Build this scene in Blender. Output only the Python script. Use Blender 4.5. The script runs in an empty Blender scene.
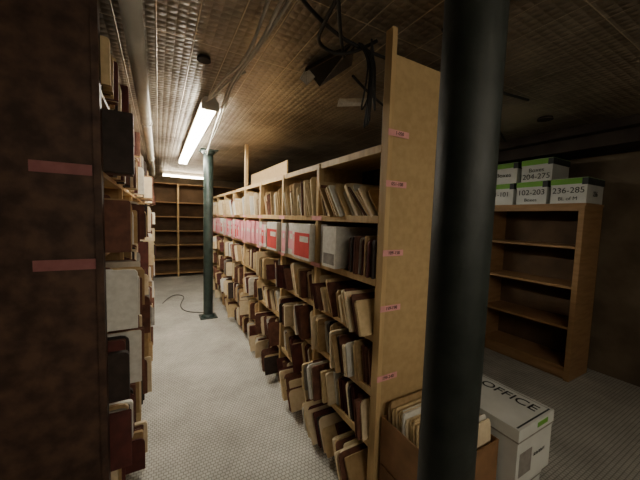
import bpy, math, random
from mathutils import Vector, Matrix
random.seed(23)
H=1.55; CEIL=2.5
# ---------------- camera ----------------
f=290.0;psi=math.radians(29.2);th=math.radians(4.2);ro=math.radians(1.7)
F=Vector((math.sin(psi)*math.cos(th),math.cos(psi)*math.cos(th),-math.sin(th)))
R0=Vector((math.cos(psi),-math.sin(psi),0));U0=R0.cross(F)
R=R0*math.cos(ro)+U0*math.sin(ro);U=U0*math.cos(ro)-R0*math.sin(ro)
cd=bpy.data.cameras.new('camera');cam=bpy.data.objects.new('camera',cd)
bpy.context.collection.objects.link(cam)
cd.sensor_width=36;cd.lens=f/640*36;cd.clip_start=0.02
M=Matrix((R,U,-F)).transposed().to_4x4();M.translation=Vector((0,0,H));cam.matrix_world=M
bpy.context.scene.camera=cam

# ---------------- materials ----------------
def mat(name,col,col2=None,rough=.7,metal=0,scale=8,stretch=(1,1,1),bump=.1,detail=4,emit=None,spec=.3,lo=.35,hi=.65):
    m=bpy.data.materials.new(name);m.use_nodes=True;nt=m.node_tree;n=nt.nodes;l=nt.links
    b=n['Principled BSDF'];b.inputs['Roughness'].default_value=rough;b.inputs['Metallic'].default_value=metal
    b.inputs['Specular IOR Level'].default_value=spec
    if col2 is None: col2=tuple(c*.75 for c in col)
    tc=n.new('ShaderNodeTexCoord');mp=n.new('ShaderNodeMapping');mp.inputs['Scale'].default_value=stretch
    l.new(tc.outputs['Object'],mp.inputs['Vector'])
    ns=n.new('ShaderNodeTexNoise');ns.inputs['Scale'].default_value=scale;ns.inputs['Detail'].default_value=detail
    l.new(mp.outputs[0],ns.inputs['Vector'])
    cr=n.new('ShaderNodeValToRGB');cr.color_ramp.elements[0].position=lo;cr.color_ramp.elements[1].position=hi
    cr.color_ramp.elements[0].color=(*col2,1);cr.color_ramp.elements[1].color=(*col,1)
    l.new(ns.outputs['Fac'],cr.inputs[0]);l.new(cr.outputs[0],b.inputs['Base Color'])
    if bump:
        bp=n.new('ShaderNodeBump');bp.inputs['Strength'].default_value=bump;bp.inputs['Distance'].default_value=.01
        l.new(ns.outputs['Fac'],bp.inputs['Height']);l.new(bp.outputs[0],b.inputs['Normal'])
    if emit:
        b.inputs['Emission Color'].default_value=(*emit[0],1);b.inputs['Emission Strength'].default_value=emit[1]
    return m
wood=mat('pine_wood',(.45,.30,.14),(.33,.205,.09),.6,scale=4,stretch=(6,1,6),bump=.15)
woodv=mat('pine_wood_upright',(.54,.38,.19),(.42,.28,.13),.6,scale=4,stretch=(8,8,.8),bump=.15)
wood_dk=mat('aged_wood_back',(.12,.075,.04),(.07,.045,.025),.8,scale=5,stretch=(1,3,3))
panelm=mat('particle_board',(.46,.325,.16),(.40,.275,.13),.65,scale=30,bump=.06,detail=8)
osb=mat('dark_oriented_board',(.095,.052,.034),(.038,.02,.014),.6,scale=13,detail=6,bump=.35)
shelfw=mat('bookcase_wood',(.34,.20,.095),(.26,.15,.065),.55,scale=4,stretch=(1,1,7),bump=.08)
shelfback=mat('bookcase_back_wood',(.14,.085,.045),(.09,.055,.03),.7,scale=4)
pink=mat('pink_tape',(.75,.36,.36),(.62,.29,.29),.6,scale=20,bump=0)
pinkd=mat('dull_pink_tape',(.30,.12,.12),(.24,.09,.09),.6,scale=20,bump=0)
ink=mat('marker_ink',(.03,.03,.03),rough=.7,bump=0)
white=mat('white_paint',(.60,.57,.50),(.46,.43,.37),.45,scale=4,bump=.05)
boxw=mat('white_carton',(.60,.61,.57),(.50,.51,.475),.6,scale=5,bump=.03)
green=mat('green_carton_print',(.16,.40,.05),(.13,.33,.04),.55,scale=6,bump=0)
darkgr=mat('dark_carton_print',(.04,.045,.045),rough=.6,bump=0)
kraft=mat('kraft_cardboard',(.25,.13,.06),(.17,.09,.04),.8,scale=9)
black=mat('black_iron_paint',(.016,.020,.017),(.007,.010,.008),.55,scale=14,bump=.3,spec=.3)
greenp=mat('green_iron_paint',(.035,.055,.048),(.016,.03,.027),.45,scale=10,bump=.2,spec=.5)
rubber=mat('cable_rubber',(.02,.02,.02),rough=.5,bump=0)
cablew=mat('grey_cable',(.50,.47,.41),rough=.5,bump=0)
tube=mat('fluorescent_tube',(1,1,1),rough=.4,bump=0,emit=((1,.94,.80),92))
tube2=mat('fluorescent_tube_warm',(1,1,1),rough=.4,bump=0,emit=((1,.84,.6),36))
tube3=mat('fluorescent_tube_cool',(1,1,1),rough=.4,bump=0,emit=((1,.91,.74),44))
wallm=mat('aged_plaster',(.17,.13,.085),(.095,.07,.045),.85,scale=3,detail=8,bump=.4)
beamm=mat('dark_beam_wood',(.05,.038,.03),(.025,.018,.015),.8,scale=6,bump=.3)
voidm=mat('ceiling_void_shade',(.012,.009,.007),(.005,.004,.003),.95,scale=6,bump=.3)
plastic=mat('torn_foil_backing',(.62,.60,.55),rough=.3,bump=.5,scale=40)
# folder palette
FM=[mat('manila_folder',(.60,.45,.25),(.50,.37,.20),.75,scale=30,bump=.03),
    mat('manila_folder_pale',(.70,.58,.39),(.62,.50,.32),.75,scale=30,bump=.03),
    mat('manila_folder_dark',(.40,.27,.135),(.32,.21,.10),.75,scale=30,bump=.03),
    mat('redrope_pocket',(.17,.070,.045),(.10,.043,.028),.75,scale=20,bump=.05),
    mat('maroon_pocket',(.11,.030,.024),(.07,.020,.017),.7,scale=20,bump=.05),
    mat('dark_file',(.045,.03,.025),(.025,.018,.015),.7,scale=20,bump=.05),
    mat('paper_white',(.68,.66,.60),(.58,.56,.50),.8,scale=40,bump=.03),
    mat('red_label',(.60,.06,.06),(.50,.045,.045),.6,scale=10,bump=0),
    mat('pink_binder',(.76,.34,.38),(.68,.28,.32),.6,scale=10,bump=0),
    mat('grey_file',(.28,.26,.23),(.20,.18,.16),.7,scale=20,bump=.03)]

def ceiling_mat():
    m=bpy.data.materials.new('pressed_tin');m.use_nodes=True;nt=m.node_tree;n=nt.nodes;l=nt.links
    b=n['Principled BSDF'];b.inputs['Metallic'].default_value=.5
    tc=n.new('ShaderNodeTexCoord')
    br=n.new('ShaderNodeTexBrick');br.offset=0;br.inputs['Scale'].default_value=1
    br.inputs['Brick Width'].default_value=.18;br.inputs['Row Height'].default_value=.60
    br.inputs['Mortar Size'].default_value=.005;br.inputs['Mortar Smooth'].default_value=.8
    l.new(tc.outputs['Object'],br.inputs['Vector'])
    sx=n.new('ShaderNodeSeparateXYZ');l.new(tc.outputs['Object'],sx.inputs[0])
    outs=[]
    for ax in ('X','Y'):
        a=n.new('ShaderNodeMath');a.operation='MULTIPLY';a.inputs[1].default_value=2*math.pi/.09
        s=n.new('ShaderNodeMath');s.operation='SINE'
        ab=n.new('ShaderNodeMath');ab.operation='ABSOLUTE'
        l.new(sx.outputs[ax],a.inputs[0]);l.new(a.outputs[0],s.inputs[0]);l.new(s.outputs[0],ab.inputs[0]);outs.append(ab)
    pr=n.new('ShaderNodeMath');pr.operation='MULTIPLY';l.new(outs[0].outputs[0],pr.inputs[0]);l.new(outs[1].outputs[0],pr.inputs[1])
    wv=n.new('ShaderNodeTexNoise');wv.inputs['Scale'].default_value=1.3;wv.inputs['Detail'].default_value=9;wv.inputs['Roughness'].default_value=.65
    l.new(tc.outputs['Object'],wv.inputs['Vector'])
    cr=n.new('ShaderNodeValToRGB');cr.color_ramp.elements[0].position=.40;cr.color_ramp.elements[1].position=.64
    cr.color_ramp.elements[0].color=(.15,.122,.09,1);cr.color_ramp.elements[1].color=(.42,.36,.28,1)
    l.new(wv.outputs['Fac'],cr.inputs[0])
    mx=n.new('ShaderNodeMix');mx.data_type='RGBA';mx.inputs['B'].default_value=(.66,.54,.38,1)
    ml=n.new('ShaderNodeMath');ml.operation='MULTIPLY';ml.inputs[1].default_value=.6
    l.new(br.outputs['Fac'],ml.inputs[0]);l.new(ml.outputs[0],mx.inputs['Factor'])
    l.new(cr.outputs[0],mx.inputs['A']);l.new(mx.outputs['Result'],b.inputs['Base Color'])
    ad=n.new('ShaderNodeMath');ad.operation='ADD';l.new(br.outputs['Fac'],ad.inputs[0]);l.new(pr.outputs[0],ad.inputs[1])
    ns=n.new('ShaderNodeTexNoise');ns.inputs['Scale'].default_value=22;l.new(tc.outputs['Object'],ns.inputs['Vector'])
    n2=n.new('ShaderNodeMath');n2.operation='MULTIPLY';n2.inputs[1].default_value=1.6;l.new(ns.outputs['Fac'],n2.inputs[0])
    ad2=n.new('ShaderNodeMath');ad2.operation='ADD';l.new(ad.outputs[0],ad2.inputs[0]);l.new(n2.outputs[0],ad2.inputs[1])
    bp=n.new('ShaderNodeBump');bp.inputs['Strength'].default_value=.55;bp.inputs['Distance'].default_value=.006
    l.new(ad2.outputs[0],bp.inputs['Height']);l.new(bp.outputs[0],b.inputs['Normal'])
    b.inputs['Roughness'].default_value=.40
    return m
def floor_mat():
    m=bpy.data.materials.new('mosaic_floor');m.use_nodes=True;nt=m.node_tree;n=nt.nodes;l=nt.links
    b=n['Principled BSDF'];b.inputs['Roughness'].default_value=.75
    tc=n.new('ShaderNodeTexCoord');mp=n.new('ShaderNodeMapping')
    l.new(tc.outputs['Object'],mp.inputs[0])
    br=n.new('ShaderNodeTexBrick');br.offset=.5;br.inputs['Scale'].default_value=1
    br.inputs['Brick Width'].default_value=.026;br.inputs['Row Height'].default_value=.023
    br.inputs['Mortar Size'].default_value=.004;br.inputs['Mortar Smooth'].default_value=.8
    br.inputs['Color1'].default_value=(.54,.53,.485,1);br.inputs['Color2'].default_value=(.48,.47,.43,1);br.inputs['Mortar'].default_value=(.25,.24,.22,1)
    l.new(mp.outputs[0],br.inputs['Vector'])
    ns=n.new('ShaderNodeTexNoise');ns.inputs['Scale'].default_value=1.9;ns.inputs['Detail'].default_value=10;ns.inputs['Roughness'].default_value=.65
    l.new(tc.outputs['Object'],ns.inputs['Vector'])
    cr=n.new('ShaderNodeValToRGB');cr.color_ramp.elements[0].position=.32;cr.color_ramp.elements[1].position=.66
    cr.color_ramp.elements[0].color=(.70,.69,.67,1);cr.color_ramp.elements[1].color=(1.12,1.12,1.1,1)
    l.new(ns.outputs['Fac'],cr.inputs[0])
    mx=n.new('ShaderNodeMix');mx.data_type='RGBA';mx.blend_type='MULTIPLY';mx.inputs['Factor'].default_value=1
    l.new(br.outputs['Color'],mx.inputs['A']);l.new(cr.outputs[0],mx.inputs['B']);l.new(mx.outputs['Result'],b.inputs['Base Color'])
    bp=n.new('ShaderNodeBump');bp.invert=True;bp.inputs['Strength'].default_value=.3;bp.inputs['Distance'].default_value=.002
    l.new(br.outputs['Fac'],bp.inputs['Height']);l.new(bp.outputs[0],b.inputs['Normal'])
    return m

# ---------------- mesh builder ----------------
class MB:
    def __init__(s): s.v=[];s.f=[];s.m=[];s.mats=[];s.sm=[]
    def mi(s,m):
        if m not in s.mats: s.mats.append(m)
        return s.mats.index(m)
    def face(s,idx,m,smooth=False): s.f.append(idx);s.m.append(s.mi(m));s.sm.append(smooth)
    def box(s,x0,x1,y0,y1,z0,z1,m,mx=None):
        b=len(s.v);pts=[(x0,y0,z0),(x1,y0,z0),(x1,y1,z0),(x0,y1,z0),(x0,y0,z1),(x1,y0,z1),(x1,y1,z1),(x0,y1,z1)]
        if mx is not None: pts=[tuple(mx@Vector(p)) for p in pts]
        s.v+=pts
        for q in ((0,3,2,1),(4,5,6,7),(0,1,5,4),(1,2,6,5),(2,3,7,6),(3,0,4,7)): s.face([b+i for i in q],m)
    def prism(s,poly,thick,m,mx,edge=None):
        b=len(s.v);n=len(poly)
        s.v+=[tuple(mx@Vector((p[0],0,p[1]))) for p in poly]+[tuple(mx@Vector((p[0],thick,p[1]))) for p in poly]
        s.face([b+i for i in range(n)],m);s.face([b+n+i for i in reversed(range(n))],m)
        for i in range(n):
            j=(i+1)%n;s.face([b+j,b+i,b+n+i,b+n+j],edge or m)
    def cyl(s,c,r0,r1,z0,z1,m,n=40,mx=None,cap=True):
        b=len(s.v)
        for z,r in ((z0,r0),(z1,r1)):
            for i in range(n):
                a=2*math.pi*i/n;p=Vector((c[0]+r*math.cos(a),c[1]+r*math.sin(a),z))
                s.v.append(tuple(mx@p if mx is not None else p))
        for i in range(n):
            j=(i+1)%n;s.face([b+i,b+j,b+n+j,b+n+i],m,True)
        if cap:
            s.face([b+i for i in reversed(range(n))],m);s.face([b+n+i for i in range(n)],m)
    def obj(s,name,parent=None,bevel=0):
        me=bpy.data.meshes.new(name);me.from_pydata(s.v,[],s.f)
        for m in s.mats: me.materials.append(m)
        me.polygons.foreach_set('material_index',s.m);me.polygons.foreach_set('use_smooth',s.sm);me.update()
        o=bpy.data.objects.new(name,me);bpy.context.collection.objects.link(o)
        if parent: o.parent=parent
        if bevel:
            md=o.modifiers.new('bevel','BEVEL');md.width=bevel;md.segments=2;md.limit_method='ANGLE'
        return o
def empty(name):
    e=bpy.data.objects.new(name,None);bpy.context.collection.objects.link(e);return e
def curve(name,pts,r,m,parent=None,multi=False):
    c=bpy.data.curves.new(name,'CURVE');c.dimensions='3D';c.bevel_depth=r;c.bevel_resolution=3
    for P in (pts if multi else [pts]):
        s=c.splines.new('NURBS');s.points.add(len(P)-1)
        for i,p in enumerate(P): s.points[i].co=(*p,1)
        s.use_endpoint_u=True;s.order_u=3
    c.materials.append(m);o=bpy.data.objects.new(name,c);bpy.context.collection.objects.link(o)
    if parent:o.parent=parent
    return o
def text(name,body,size,mx,m,parent=None,ext=.0006):
    c=bpy.data.curves.new(name,'FONT');c.body=body;c.size=size;c.extrude=ext;c.align_x='CENTER';c.align_y='CENTER'
    c.materials.append(m);o=bpy.data.objects.new(name,c);bpy.context.collection.objects.link(o);o.matrix_world=mx
    if parent:o.parent=parent
    return o
def frame(origin,xa,ya):
    xa=Vector(xa).normalized();ya=Vector(ya).normalized();za=xa.cross(ya)
    m=Matrix((xa,ya,za)).transposed().to_4x4();m.translation=Vector(origin);return m
def face_x(x,y,z): return frame((x-.002,y,z),(0,-1,0),(0,0,1))
def face_y(x,y,z): return frame((x,y-.002,z),(1,0,0),(0,0,1))

# ---------------- room ----------------
XW0,XW1,YW0,YW1=-1.6,4.1,-2.4,8.3
b=MB();b.box(XW0,XW1,YW0,YW1,-.1,0,floor_mat());b.obj('floor')
b=MB();b.box(XW0,XW1,YW0,YW1,CEIL,CEIL+.1,ceiling_mat());b.obj('ceiling')
b=MB();b.box(XW0-.1,XW0,YW0,YW1,0,CEIL,wallm);b.obj('wall_left')
b=MB();b.box(XW1,XW1+.1,YW0,YW1,0,CEIL,wallm);b.obj('wall_right')
b=MB();b.box(XW0-.1,XW1+.1,YW1,YW1+.1,0,CEIL,wallm);b.obj('wall_back')
b=MB();b.box(XW0-.1,XW1+.1,YW0-.1,YW0,0,CEIL,wallm);b.obj('wall_front')
b=MB();b.box(3.62,4.1,YW0,YW1,2.3,CEIL,beamm);b.box(3.5,3.62,YW0,YW1,2.42,CEIL,beamm);b.obj('ceiling_beam')

# ---------------- shelving banks ----------------
XR=1.0;DR=.36
LV=[.08,.35,.64,.94,1.24,1.57];TOP=1.93
ys=[1.15+.66*k for k in range(9)]
b=MB()
for k,y in enumerate(ys):
    if k==0: continue
    b.box(XR+.02,XR+DR,y-.01,y+.01,0,TOP,wood)
    b.box(XR-.02,XR+.02,y-.018,y+.018,0,TOP if k!=4 else 2.47,woodv)
for z in LV+[TOP]:
    b.box(XR+.003,XR+DR,ys[0]+.01,ys[-1],z-.02,z,wood)
    b.box(XR-.012,XR+.003,ys[0]+.01,ys[-1],z-.035,z+.004,woodv)
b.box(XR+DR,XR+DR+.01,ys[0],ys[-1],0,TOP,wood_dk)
b.box(XR+.32,XR+.335,3.2,4.7,TOP,2.22,panelm)
b.box(XR+.02,XR+DR,ys[0]-.03,ys[0]-.01,0,2.36,panelm)
b.box(XR-.01,XR+.02,ys[0]-.035,ys[0]+.015,0,2.48,woodv)
tags=[]
for z,t in ((1.985,'1-050'),(1.735,'051-108'),(1.385,'109-158'),(1.095,'159-198'),(.72,'199-240')):
    b.box(XR-.013,XR+.125,ys[0]-.0385,ys[0]-.0355,z-.016,z+.016,pink)
    tags.append((XR+.06,ys[0]-.0375,z,t))
for k in range(1,8):
    for z in (LV[5],LV[4]):
        b.box(XR-.024,XR-.0205,ys[k]-.07,ys[k]+.07,z-.032,z-.002,pink)
o=b.obj('wooden_filing_shelf',bevel=.0015)
for x,y,z,t in tags: text('tag_text',t,.024,face_y(x,y,z),ink,o)

def folder(b,x,y,z,side,depth,h,t,lean,m,edge=None,prot=0,cut=.02):
    c=cut
    poly=[(-prot,0),(-prot,h-c),(-prot+c*.1,h-c*.5),(-prot+c*.5,h-c*.1),(-prot+c,h),(depth,h),(depth,0)]
    if side>0: poly=[(-p[0],p[1]) for p in poly]
    mx=Matrix.Translation((x,y,z))@Matrix.Rotation(-lean,4,'X')
    b.prism(poly,t,m,mx,edge)

def fill(b,x,side,y0,y1,z,hmax,w,pmax,fillr=1.0,leanb=.0,tmax=.03,pmin=0,hmin=.8,lmax=.42):
    y=y0+.012;lean=leanb
    end=y0+(y1-y0)*fillr-.02
    pw=random.uniform(pmin,pmax);hw=random.uniform(hmin,.97)
    while y<end:
        if random.random()<.22: lean=leanb+random.uniform(-.12,.22)
        lean+=random.uniform(-.03,.03)
        if random.random()<.3: pw=random.uniform(pmin,pmax)
        if random.random()<.3: hw=random.uniform(hmin,.97)
        lean=max(-.03,min(lmax,lean))
        t=random.uniform(.005,tmax);h=hmax*min(.97,hw+random.uniform(-.04,.04))/max(1,(math.cos(lean)+.12*lean))
        if y+t+math.sin(lean)*h>y1-.012: 
            lean=max(0,(y1-.014-y-t)/h)
            if lean<=0.0 and y+t>y1-.012: break
        k=random.choices(range(10),w)[0]
        prot=max(0,pw+random.uniform(-.02,.02))
        m=FM[k]
        if k in (3,4) and t>.012:
            t*=1.25
            folder(b,x,y,z,side,.30,h,t*.14,lean,m,None,prot,.008)
            folder(b,x,y+t*.2,z+.004,side,.28,h*.95,t*.22,lean,FM[random.choice([1,6,0])],None,prot-.01,.004)
            folder(b,x,y+t*.48,z+.004,side,.28,h*.90,t*.2,lean,FM[random.choice([1,2,0])],None,prot-.018,.004)
            folder(b,x,y+t*.8,z,side,.30,h,t*.14,lean,m,None,prot,.008)
        else:
            folder(b,x,y,z,side,.30,h,t,lean,m,None,prot,random.choice([.012,.02,.035]))
        y+=t/math.cos(lean)+random.choice([.001,.003,.006,.016,.022])
b=MB()
gap=[.225,.24,.25,.255,.30,.30]
for k in range(8):
    y0,y1=ys[k]+.012,ys[k+1]-.012
    for r in range(6):
        z=LV[r]+.001
        if r<4:
            w=[5,7,3,6,2.5,1.5,1.8,0,0,.6]
            fill(b,XR,-1,y0,y1,z,gap[r],w,.14 if r<2 else .10,random.uniform(.8,1),random.uniform(.05,.5),.024,-.03,.66,.7)
        elif r==5:
            w=[5,7,2,1.5,.8,.5,3.5,0,0,.8]
            fill(b,XR+.02,-1,y0,y1,z,gap[r],w,.06,random.uniform(.75,1),.65 if k==0 else random.uniform(.0,.5),.016,0,.66,.8)
        else:
            if k==0:
                fill(b,XR,-1,y0,y0+.30,z,.25,[0,0,1,6,5,4,1,0,0,1],.03,1,.03,.02)
                b.box(XR-.05,XR+.28,y0+.34,y0+.50,z,z+.26,FM[6]);b.box(XR-.01,XR+.24,y0+.52,y0+.60,z,z+.27,FM[9])
                b.box(XR-.0515,XR-.05,y0+.355,y0+.485,z+.02,z+.09,FM[9])
            elif k<8:
                y=y0+.01;i=0
                while y<y1-.1:
                    t=random.choice([.07,.09,.12]);c=random.choices([6,8],[3,6])[0];h=random.uniform(.23,.27);p=random.uniform(.02,.05)
                    c2=random.choice([7,8,8,8]);z0=random.uniform(.01,.06)
                    if k in (1,2) and i==0: t=.27;c=6;c2=7;h=.265;p=.06;z0=.02
                    if k==1 and i>0: c=6;c2=8
                    b.box(XR-p,XR+.25,y,y+t,z,z+h,FM[c])
                    b.box(XR-p-.002,XR-p,y+.008,y+t-.008,z+z0,z+h*.75,FM[c2])
                    b.box(XR-p-.004,XR-p-.002,y+.02,y+t*.6,z+h*.5,z+h*.66,FM[6])
                    y+=t+.005;i+=1
b.obj('file_folders')

# left bank
XL=-.2
yl=[1.47+.8*k for k in range(8)]
b=MB()
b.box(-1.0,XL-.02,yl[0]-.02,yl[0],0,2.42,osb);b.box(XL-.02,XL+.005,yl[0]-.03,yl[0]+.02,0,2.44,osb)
for k,y in enumerate(yl[1:]):
    b.box(XL-.36,XL-.02,y-.01,y+.01,0,2.05,wood);b.box(XL-.02,XL,y-.02,y+.02,0,2.05,woodv)
LL=[.08,.40,.72,1.04,1.38,1.72];
for z in LL+[2.05]:
    b.box(XL-.36,XL,yl[0],yl[-1],z-.02,z,wood)
b.box(XL-.38,XL-.36,yl[0],yl[-1],0,2.05,wood_dk)
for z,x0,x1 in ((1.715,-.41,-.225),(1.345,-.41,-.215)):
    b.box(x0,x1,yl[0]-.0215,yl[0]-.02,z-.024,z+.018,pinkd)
b.obj('wooden_filing_shelf',bevel=.0015)
b=MB()
for k in range(7):
    y0,y1=yl[k]+.01,yl[k+1]-.01
    for r in range(6):
        w=[2,2,3,6,4,4,1.5,0,0,1] if k<1 else [4,5,3,4,3,2,3,0,0,1]
        fill(b,XL,1,y0+(.2 if (k==0 and r==5) else 0),y1,LL[r]+.001,.27,w,.14,random.uniform(.85,1),random.uniform(0,.25),.035,-.02,.65)
    fill(b,XL,1,y0,y1,2.071,.22,[3,3,3,5,3,3,1,0,0,1],.05,random.uniform(.5,.9),.05,.035)
for (pr,ya,yb_,z,h,c) in ((.11,1.50,1.56,1.722,.25,5),(.10,1.58,1.66,1.722,.23,3)):
    b.box(XL-.30,XL+pr,ya,yb_,z,z+h,FM[c])
    b.box(XL+pr,XL+pr+.0015,ya+.01,yb_-.01,z+h*.5,z+h*.75,FM[6])
b.obj('file_folders')

# back shelves
b=MB();yb=7.95
ux=[-1.1,-.35,.43,1.22,2.0,2.8]
for x in ux: b.box(x-.02,x+.02,yb,yb+.32,0,2.3,woodv)
for z in (.1,.45,.8,1.15,1.5,1.85,2.3): b.box(ux[0],ux[-1],yb+.003,yb+.32,z-.022,z,shelfw)
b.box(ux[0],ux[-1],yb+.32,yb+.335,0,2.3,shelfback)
b.obj('wooden_wall_shelf',bevel=.002)

# right bookcases
def bookcase(y0,y1):
    b=MB();x0,x1,h=3.55,3.97,1.75
    b.box(x0,x1,y0,y0+.025,0,h,shelfw);b.box(x0,x1,y1-.025,y1,0,h,shelfw)
    b.box(x0-.008,x1,y0-.008,y1+.008,h,h+.025,shelfw)
    for z in (.13,.54,.95,1.35): b.box(x0+.006,x1,y0+.025,y1-.025,z-.024,z,shelfw)
    b.box(x0+.02,x0+.035,y0+.025,y1-.025,0,.106,shelfw)
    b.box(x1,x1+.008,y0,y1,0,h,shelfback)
    b.box(x0-.008,x0,y0,y0+.045,0,h,shelfw);b.box(x0-.008,x0,y1-.045,y1,0,h,shelfw)
    b.box(x0-.008,x0,y0+.045,y1-.045,h-.05,h,shelfw);b.box(x0-.008,x0,y0+.045,y1-.045,.03,.106,shelfw)
    return b.obj('wooden_bookcase',bevel=.002)
bookcase(1.2,2.16);bookcase(2.19,3.15)

def carton(x0,x1,y0,y1,z0,h,labels=(),lidh=.07,thin=False):
    e=empty('paper_carton');b=MB();g=.004
    b.box(x0+g,x1-g,y0+g,y1-g,z0,z0+h-.01,boxw)
    zl=z0+h-lidh
    b.box(x0,x1,y0,y1,zl,z0+h,boxw)
    if thin:
        b.box(x0-.001,x1+.001,y0-.001,y1+.001,zl+.004,zl+.012,FM[9])
        b.box(x0+.17,x0+.27,y0-.0015,y0,zl+.03,zl+.055,green)
        b.box(x0+.03,x0+.14,y0+g-.0015,y0+g,z0+.05,z0+.17,FM[9])
        b.box(x0+g-.0015,x0+g,y0+.12,y0+.30,z0+.05,z0+.17,FM[9])
        b.box(x0+.012,x1-.012,y0+.012,y0+.020,z0+h,z0+h+.0006,darkgr)
        b.box(x1-.018,x1-.012,y0+.012,y1-.012,z0+h,z0+h+.0006,FM[9])
    else:
        b.box(x0-.001,x1+.001,y0-.001,y1+.001,zl+.012,z0+h-.002,green)
        b.box(x0,x1,y0,y1,z0+h,z0+h+.001,green)
        b.box(x0-.0015,x1+.0015,y0-.0015,y0+.045,zl+.002,z0+h-.004,darkgr)
    b.obj('carton_body',e,bevel=.002)
    for (mx,body,size) in labels: text('carton_label',body,size,mx,ink,e)
    return e
zt=1.776
carton(3.56,3.95,1.20,1.50,zt,.245,[(face_x(3.561,1.35,zt+.125),'236-285',.08),(face_x(3.561,1.35,zt+.045),'BL of M',.05),(face_y(3.75,1.201,zt+.09),'236',.07)])
carton(3.56,3.95,1.53,1.83,zt,.245,[(face_x(3.561,1.68,zt+.125),'102-203',.08),(face_x(3.561,1.68,zt+.045),'Boxes',.05)])
carton(3.56,3.95,1.86,2.16,zt,.245,[(face_x(3.561,2.01,zt+.12),'51-101',.075)])
carton(3.57,3.95,1.50,1.80,zt+.247,.235,[(face_x(3.571,1.65,zt+.12+.246),'Boxes',.06),(face_x(3.571,1.65,zt+.05+.246),'204-275',.08)])
carton(3.57,3.95,1.84,2.14,zt+.247,.235,[(face_x(3.571,1.99,zt+.10+.246),'Boxes',.07)])

carton(1.46,1.78,.68,1.09,0,.295,[(face_y(1.66,.683,.13),'OFFICE',.05)],thin=True)
carton(1.45,1.785,.65,1.09,.297,.30,[(frame((1.70,.835,.5995),(0,-1,0),(1,0,0)),'OFFICE',.092),(face_y(1.66,.653,.42),'50 lb 8.5x11',.022)],thin=True)

# open file box on lower box
e=empty('open_file_box')
b=MB();x0,x1,y0,y1=1.02,1.42,.72,1.10
b.box(x0,x1,y0,y1,0,.26,kraft)
for z0,z1 in ((.265,.52),):
    b.box(x0,x1,y0,y1,z0,z0+.006,kraft)
    b.box(x0,x0+.006,y0,y1,z0,z1,kraft);b.box(x1-.006,x1,y0,y1,z0,z1,kraft)
    b.box(x0+.006,x1-.006,y0,y0+.006,z0,z1,kraft);b.box(x0+.006,x1-.006,y1-.006,y1,z0,z1,kraft)
b.obj('box_walls',e,bevel=.001)
b=MB();y=y0+.012
while y<y1-.045:
    t=random.uniform(.003,.010);h=random.uniform(.31,.345);m=FM[random.choices(range(10),[5,8,2,.5,.2,.5,4,0,0,0])[0]]
    xo=random.uniform(0,.02)
    b.prism([(x0+.012+xo,0),(x0+.012+xo,h-.02),(x0+.02+xo,h),(x1-.03+xo*.5,h),(x1-.02+xo*.5,h-.02),(x1-.02+xo*.5,0)],t,m,Matrix.Translation((0,y,.273))@Matrix.Rotation(-.08,4,'X'))
    y+=t+random.choice([.002,.006])
b.obj('box_folders',e)

# ---------------- pillars ----------------
def pillar(name,x,y,r,m):
    b=MB()
    b.cyl((x,y),r,r,.012,CEIL-.012,m,56)
    b.cyl((x,y),r*1.5,r*1.12,.012,.05,m,48);b.cyl((x,y),r*1.12,r*1.5,CEIL-.06,CEIL-.012,m,48)
    b.box(x-r*1.8,x+r*1.8,y-r*1.8,y+r*1.8,0,.012,m);b.box(x-r*1.8,x+r*1.8,y-r*1.8,y+r*1.8,CEIL-.012,CEIL,m)
    return b.obj(name,bevel=.001)
pillar('iron_column',.655,.458,.0685,black)
pillar('iron_column',.655,4.62,.068,greenp)

# ---------------- light fixtures ----------------
def fixture(name,x0,x1,y0,y1,z,tm):
    e=empty(name);b=MB();along_y=(y1-y0)>(x1-x0)
    if along_y:
        xm=(x0+x1)/2
        b.prism([(x0,z+.045),(x0,z+.03),(x1,z+.03),(x1,z+.045),(xm+.04,CEIL),(xm-.04,CEIL)][::-1],y1-y0,white,Matrix.Translation((0,y0,0)))
        b.box(x0,x1,y0-.01,y0+.02,z-.02,z+.045,white);b.box(x0,x1,y1-.02,y1+.01,z-.02,z+.045,white)
        b.obj('housing',e)
        t=MB()
        for xx in (x0+.028,x1-.028):
            mx=frame((xx,y0+.02,z+.005),(1,0,0),(0,0,-1))
            t.cyl((0,0),.018,.018,0,y1-y0-.04,tm,16,mx)
        t.obj('tubes',e)
    else:
        ym=(y0+y1)/2
        b.box(x0,x1,ym-.02,ym+.02,z+.03,CEIL,white)
        b.box(x0,x0+.02,y0,y1,z-.02,z+.045,white);b.box(x1-.02,x1,y0,y1,z-.02,z+.045,white)
        b.obj('housing',e)
        t=MB()
        for yy in (y0+.028,y1-.028):
            mx=frame((x0+.02,yy,z+.005),(0,1,0),(0,0,1))
            t.cyl((0,0),.018,.018,0,x1-x0-.04,tm,16,mx)
        t.obj('tubes',e)
    return e
fixture('fluorescent_light_fixture',.31,.44,2.55,5.5,2.42,tube)
fixture('fluorescent_light_fixture',.08,.98,7.35,7.47,2.41,tube2)
fixture('fluorescent_light_fixture',-.3,1.9,-1.3,-1.16,2.2,tube3)

# white pipe
e=empty('white_ceiling_pipe');b=MB()
mx=frame((-.09,.2,2.40),(1,0,0),(0,0,-1));b.cyl((0,0),.042,.042,0,7.6,white,28,mx)
for yy in (1.2,3.2,5.2,7.2):
    mx=frame((-.09,yy,2.40),(1,0,0),(0,0,-1));b.cyl((0,0),.05,.05,0,.05,white,28,mx)
    b.box(-.095,-.085,yy+.02,yy+.03,2.44,CEIL,white)
b.obj('pipe_run',e)

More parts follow.
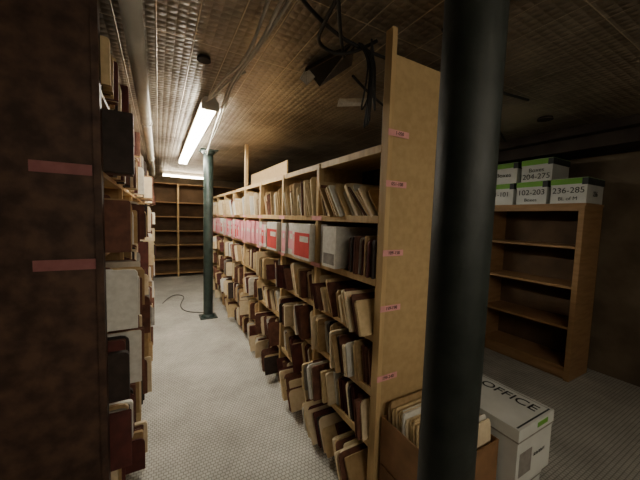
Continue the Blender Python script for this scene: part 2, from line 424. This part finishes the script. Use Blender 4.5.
# cables
curve('ceiling_cable',[[(.38,-.5,2.47),(.41,.6,2.42),(.42,1.1,2.38),(.43,1.4,2.36),(.41,1.9,2.40),(.46,2.5,2.43),(.52,3.4,2.42),(.62,4.5,2.42)],
  [(.36,-.5,2.47),(.39,.6,2.44),(.385,1.1,2.42),(.42,1.6,2.37),(.36,2.0,2.42),(.35,2.55,2.46)],
  [(.45,.2,2.48),(.47,.9,2.42),(.46,1.4,2.40),(.44,2.0,2.43),(.49,2.6,2.44),(.54,3.2,2.43),(.6,4.5,2.44)],
  [(.34,2.55,2.46),(.37,2.3,2.42),(.42,2.1,2.46),(.5,1.95,2.48)]],.0075,cablew,multi=True)
curve('ceiling_conduit',[[(.3,1.0,2.47),(.5,1.15,2.45),(.75,1.27,2.45),(.95,1.32,2.46),(1.3,1.32,2.46),(2.4,1.2,2.47)],
  [(.45,.75,2.47),(.6,1.0,2.44),(.78,1.25,2.41),(.93,1.45,2.47)],
  [(.62,.9,2.47),(.66,1.2,2.43),(.72,1.4,2.45),(.9,1.38,2.42),(.98,1.22,2.46)],
  [(1.1,1.6,2.47),(1.9,2.1,2.46),(3.4,2.4,2.47)],
  [(1.2,1.0,2.47),(1.9,1.3,2.47),(3.4,1.9,2.47)]],.009,rubber,multi=True)
loops=[]
for i in range(6):
    a=random.uniform(-.02,.02);c=random.uniform(-.02,.02);d=random.uniform(1.98,2.14)
    loops.append([(.94+a,1.3,2.47),(.96+a,1.22+c,2.38),(.93+a*2,1.18+c,d+.12),(.94+a*3,1.20+c*2,d),(.97+a*2,1.22,d+.08),(.955+c,1.21,2.32),(.96,1.24,2.47)])
curve('hanging_cable_bundle',loops,.0045,rubber,multi=True)
curve('floor_cable',[(.05,5.6,.008),(.2,6.2,.008),(.45,6.0,.008),(.3,5.4,.008),(.35,5.0,.008),(.55,4.85,.008),(.6,4.7,.05)],.006,rubber)

# torn ceiling tile: flat dark sheet painting the shade of the opening, bent tin flap and foil strips
b=MB()
def tri(pts,m):
    k=len(b.v);b.v+=pts;b.face(list(range(k,k+len(pts))),m)
tri([(.92,1.34,2.496),(.82,1.72,2.496),(1.02,1.90,2.496)],voidm)
tri([(.92,1.34,2.494),(.82,1.72,2.494),(.80,1.68,2.45),(.88,1.44,2.46)],beamm)
tri([(1.02,1.90,2.494),(.94,1.36,2.494),(1.02,1.50,2.47)],beamm)
tri([(1.24,1.98,2.49),(1.42,1.86,2.49),(1.46,1.92,2.46),(1.26,2.04,2.45)],plastic)
tri([(.82,1.70,2.49),(.92,1.78,2.49),(.89,1.84,2.45),(.80,1.76,2.44)],plastic)
o=b.obj('torn_ceiling_tile');md=o.modifiers.new('s','SOLIDIFY');md.thickness=.003;md.offset=0
b=MB()
for x,y,r in ((.25,1.95,.04),(2.3,1.5,.13),(3.0,1.35,.06)): b.cyl((x,y),r,r*.9,CEIL-.02,CEIL-.001,beamm,28)  # thin dark discs added as the stain blotches on the ceiling
b.obj('ceiling_stain_patch')

# world
w=bpy.data.worlds.new('world');bpy.context.scene.world=w;w.use_nodes=True
w.node_tree.nodes['Background'].inputs[0].default_value=(.05,.045,.04,1);w.node_tree.nodes['Background'].inputs[1].default_value=.3
